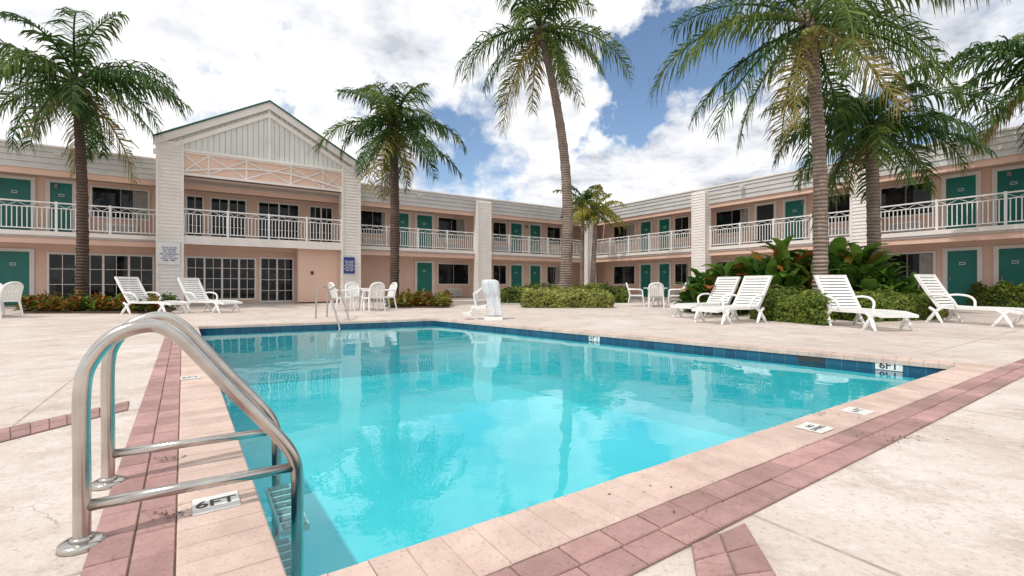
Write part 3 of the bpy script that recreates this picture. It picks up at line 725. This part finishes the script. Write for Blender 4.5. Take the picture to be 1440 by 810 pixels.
lb.obox(c+V((-.30,0,.30)),V((.18,0,0)),V((0,.20,0)),V((0,0,.03)),PLAST)
lb.tube(smoothcurve([c+V((-.1,0,.34)),c+V((-.34,.0,.30)),c+V((-.48,0,.2)),c+V((-.60,0,.12))],5),.022,PLAST,8)
lb.obox(c+V((-.58,0,.13)),V((.11,0,-.03)),V((0,.17,0)),V((0,0,.012)),PLAST)
lb.obox(c+V((.06,0,.04)),V((.22,0,0)),V((0,.22,0)),V((0,0,.04)),PLAST)
lb.tube([c+V((.06,0,.05)),c+V((.06,0,.9))],.05,PLAST,10)
lb.build('covered_seat_and_mast',pl_,False)
lt=MB(); random.seed(5)
for (px,py,n,sp) in ((1265,620,60,.09),(235,650,30,.04),(232,730,30,.04),(1160,585,20,.08),(1340,600,20,.4),(900,700,12,.3),(100,600,10,.3)):
    c=gp(px,py)
    for i in range(n):
        q=c+V((random.gauss(0,sp),random.gauss(0,sp*.5),.019)); leafquad(lt,q,V((random.gauss(0,.3),random.gauss(0,.3),1)).normalized(),random.uniform(.004,.012),SOIL,.35)
lt.build('leaf_litter')
# ---------------------------------------------------------------- world
sun_dir=V((-.45,-.45,.95)).normalized()
el=math.asin(sun_dir.z); rot=math.atan2(sun_dir.x,sun_dir.y)
w=bpy.data.worlds.new('World'); sc.world=w; w.use_nodes=True; nt=w.node_tree
for n_ in list(nt.nodes): nt.nodes.remove(n_)
out=N(nt,'ShaderNodeOutputWorld')
sky=N(nt,'ShaderNodeTexSky'); sky.sky_type='NISHITA'; sky.sun_disc=False; sky.sun_elevation=el; sky.sun_rotation=rot; sky.air_density=1.0; sky.dust_density=.3; sky.ozone_density=2
bg=N(nt,'ShaderNodeBackground'); bg.inputs[1].default_value=.15; nt.links.new(sky.outputs[0],bg.inputs[0])
tc=N(nt,'ShaderNodeTexCoord'); sp=N(nt,'ShaderNodeSeparateXYZ'); nt.links.new(tc.outputs['Generated'],sp.inputs[0])
def M(op,a,b=None,c=None,clamp=False):
    n_=N(nt,'ShaderNodeMath',operation=op); n_.use_clamp=clamp
    for i,v in enumerate((a,b,c)):
        if v is None: continue
        if isinstance(v,(int,float)): n_.inputs[i].default_value=v
        else: nt.links.new(v,n_.inputs[i])
    return n_.outputs[0]
zc=M('ADD',M('MAXIMUM',sp.outputs[2],0.),.25)
cb=N(nt,'ShaderNodeCombineXYZ'); nt.links.new(M('DIVIDE',sp.outputs[0],zc),cb.inputs[0]); nt.links.new(M('DIVIDE',sp.outputs[1],zc),cb.inputs[1]); cb.inputs[2].default_value=3.1
n1=noisen(nt,1.7,7,.60,cb.outputs[0]); n2=noisen(nt,4.2,5,.62,cb.outputs[0])
off=N(nt,'ShaderNodeVectorMath',operation='ADD'); off.inputs[1].default_value=(5.2,1.7,0); nt.links.new(cb.outputs[0],off.inputs[0])
n3=noisen(nt,1.5,5,.58,off.outputs[0])
dens=M('ADD',n1,.18)
nd=N(nt,'ShaderNodeTexNoise'); nd.inputs['Scale'].default_value=6; nd.inputs['Detail'].default_value=6; nd.inputs['Roughness'].default_value=.62; nt.links.new(tc.outputs['Generated'],nd.inputs['Vector'])
dv=N(nt,'ShaderNodeVectorMath',operation='MULTIPLY_ADD'); dv.inputs[1].default_value=(.42,.42,.42); nt.links.new(nd.outputs['Color'],dv.inputs[0]); nt.links.new(tc.outputs['Generated'],dv.inputs[2])
for px,py,r,a in ((650,215,.10,.32),(905,115,.09,.34),(985,60,.09,.30),(860,175,.06,.28),(370,78,.045,.2),(1310,170,.08,.26),(820,60,.03,.2),(270,118,.05,.17),(1190,190,.06,.24),(520,110,.04,.2)):
    d=V(((px-720)/F,1,(HZ-py)/F)).normalized()+V((.21,.21,.21))
    ds=N(nt,'ShaderNodeVectorMath',operation='DISTANCE'); ds.inputs[1].default_value=d; nt.links.new(dv.outputs[0],ds.inputs[0])
    mr=N(nt,'ShaderNodeMapRange'); mr.interpolation_type='SMOOTHSTEP'; mr.inputs[1].default_value=r*.3; mr.inputs[2].default_value=r*1.8; mr.inputs[3].default_value=a; mr.inputs[4].default_value=0
    nt.links.new(ds.outputs['Value'],mr.inputs[0]); dens=M('SUBTRACT',dens,mr.outputs[0])
mask=ramp(nt,dens,.38,.58)
shade=M('ADD',M('MULTIPLY',n3,.65),M('MULTIPLY',n2,.55))
cr=N(nt,'ShaderNodeValToRGB'); el_=cr.color_ramp.elements
el_[0].position=.46; el_[0].color=(.46,.49,.55,1); el_[1].position=.64; el_[1].color=(1,1,1,1)
e3=el_.new(.54); e3.color=(.74,.76,.81,1)
nt.links.new(shade,cr.inputs[0])
bc=N(nt,'ShaderNodeBackground'); bc.inputs[1].default_value=1.12; nt.links.new(cr.outputs[0],bc.inputs[0])
mx=N(nt,'ShaderNodeMixShader'); nt.links.new(mask,mx.inputs[0]); nt.links.new(bg.outputs[0],mx.inputs[1]); nt.links.new(bc.outputs[0],mx.inputs[2]); nt.links.new(mx.outputs[0],out.inputs[0])
sl=bpy.data.lights.new('sun','SUN'); sl.energy=2.6; sl.angle=math.radians(1.2); sl.color=(1,.95,.87)
so=bpy.data.objects.new('sun',sl); sc.collection.objects.link(so); so.rotation_euler=sun_dir.to_track_quat('Z','Y').to_euler()
# ---------------------------------------------------------------- camera
cam=bpy.data.cameras.new('camera'); co=bpy.data.objects.new('camera',cam); sc.collection.objects.link(co)
co.location=(0,0,EYE); co.rotation_euler=(math.radians(90),0,0); cam.sensor_width=36; cam.lens=F/1440*36; cam.shift_y=-5/1440; cam.clip_end=3000; cam.clip_start=.05
sc.camera=co
sc.view_settings.view_transform='Standard'; sc.view_settings.look='None'; sc.view_settings.exposure=0
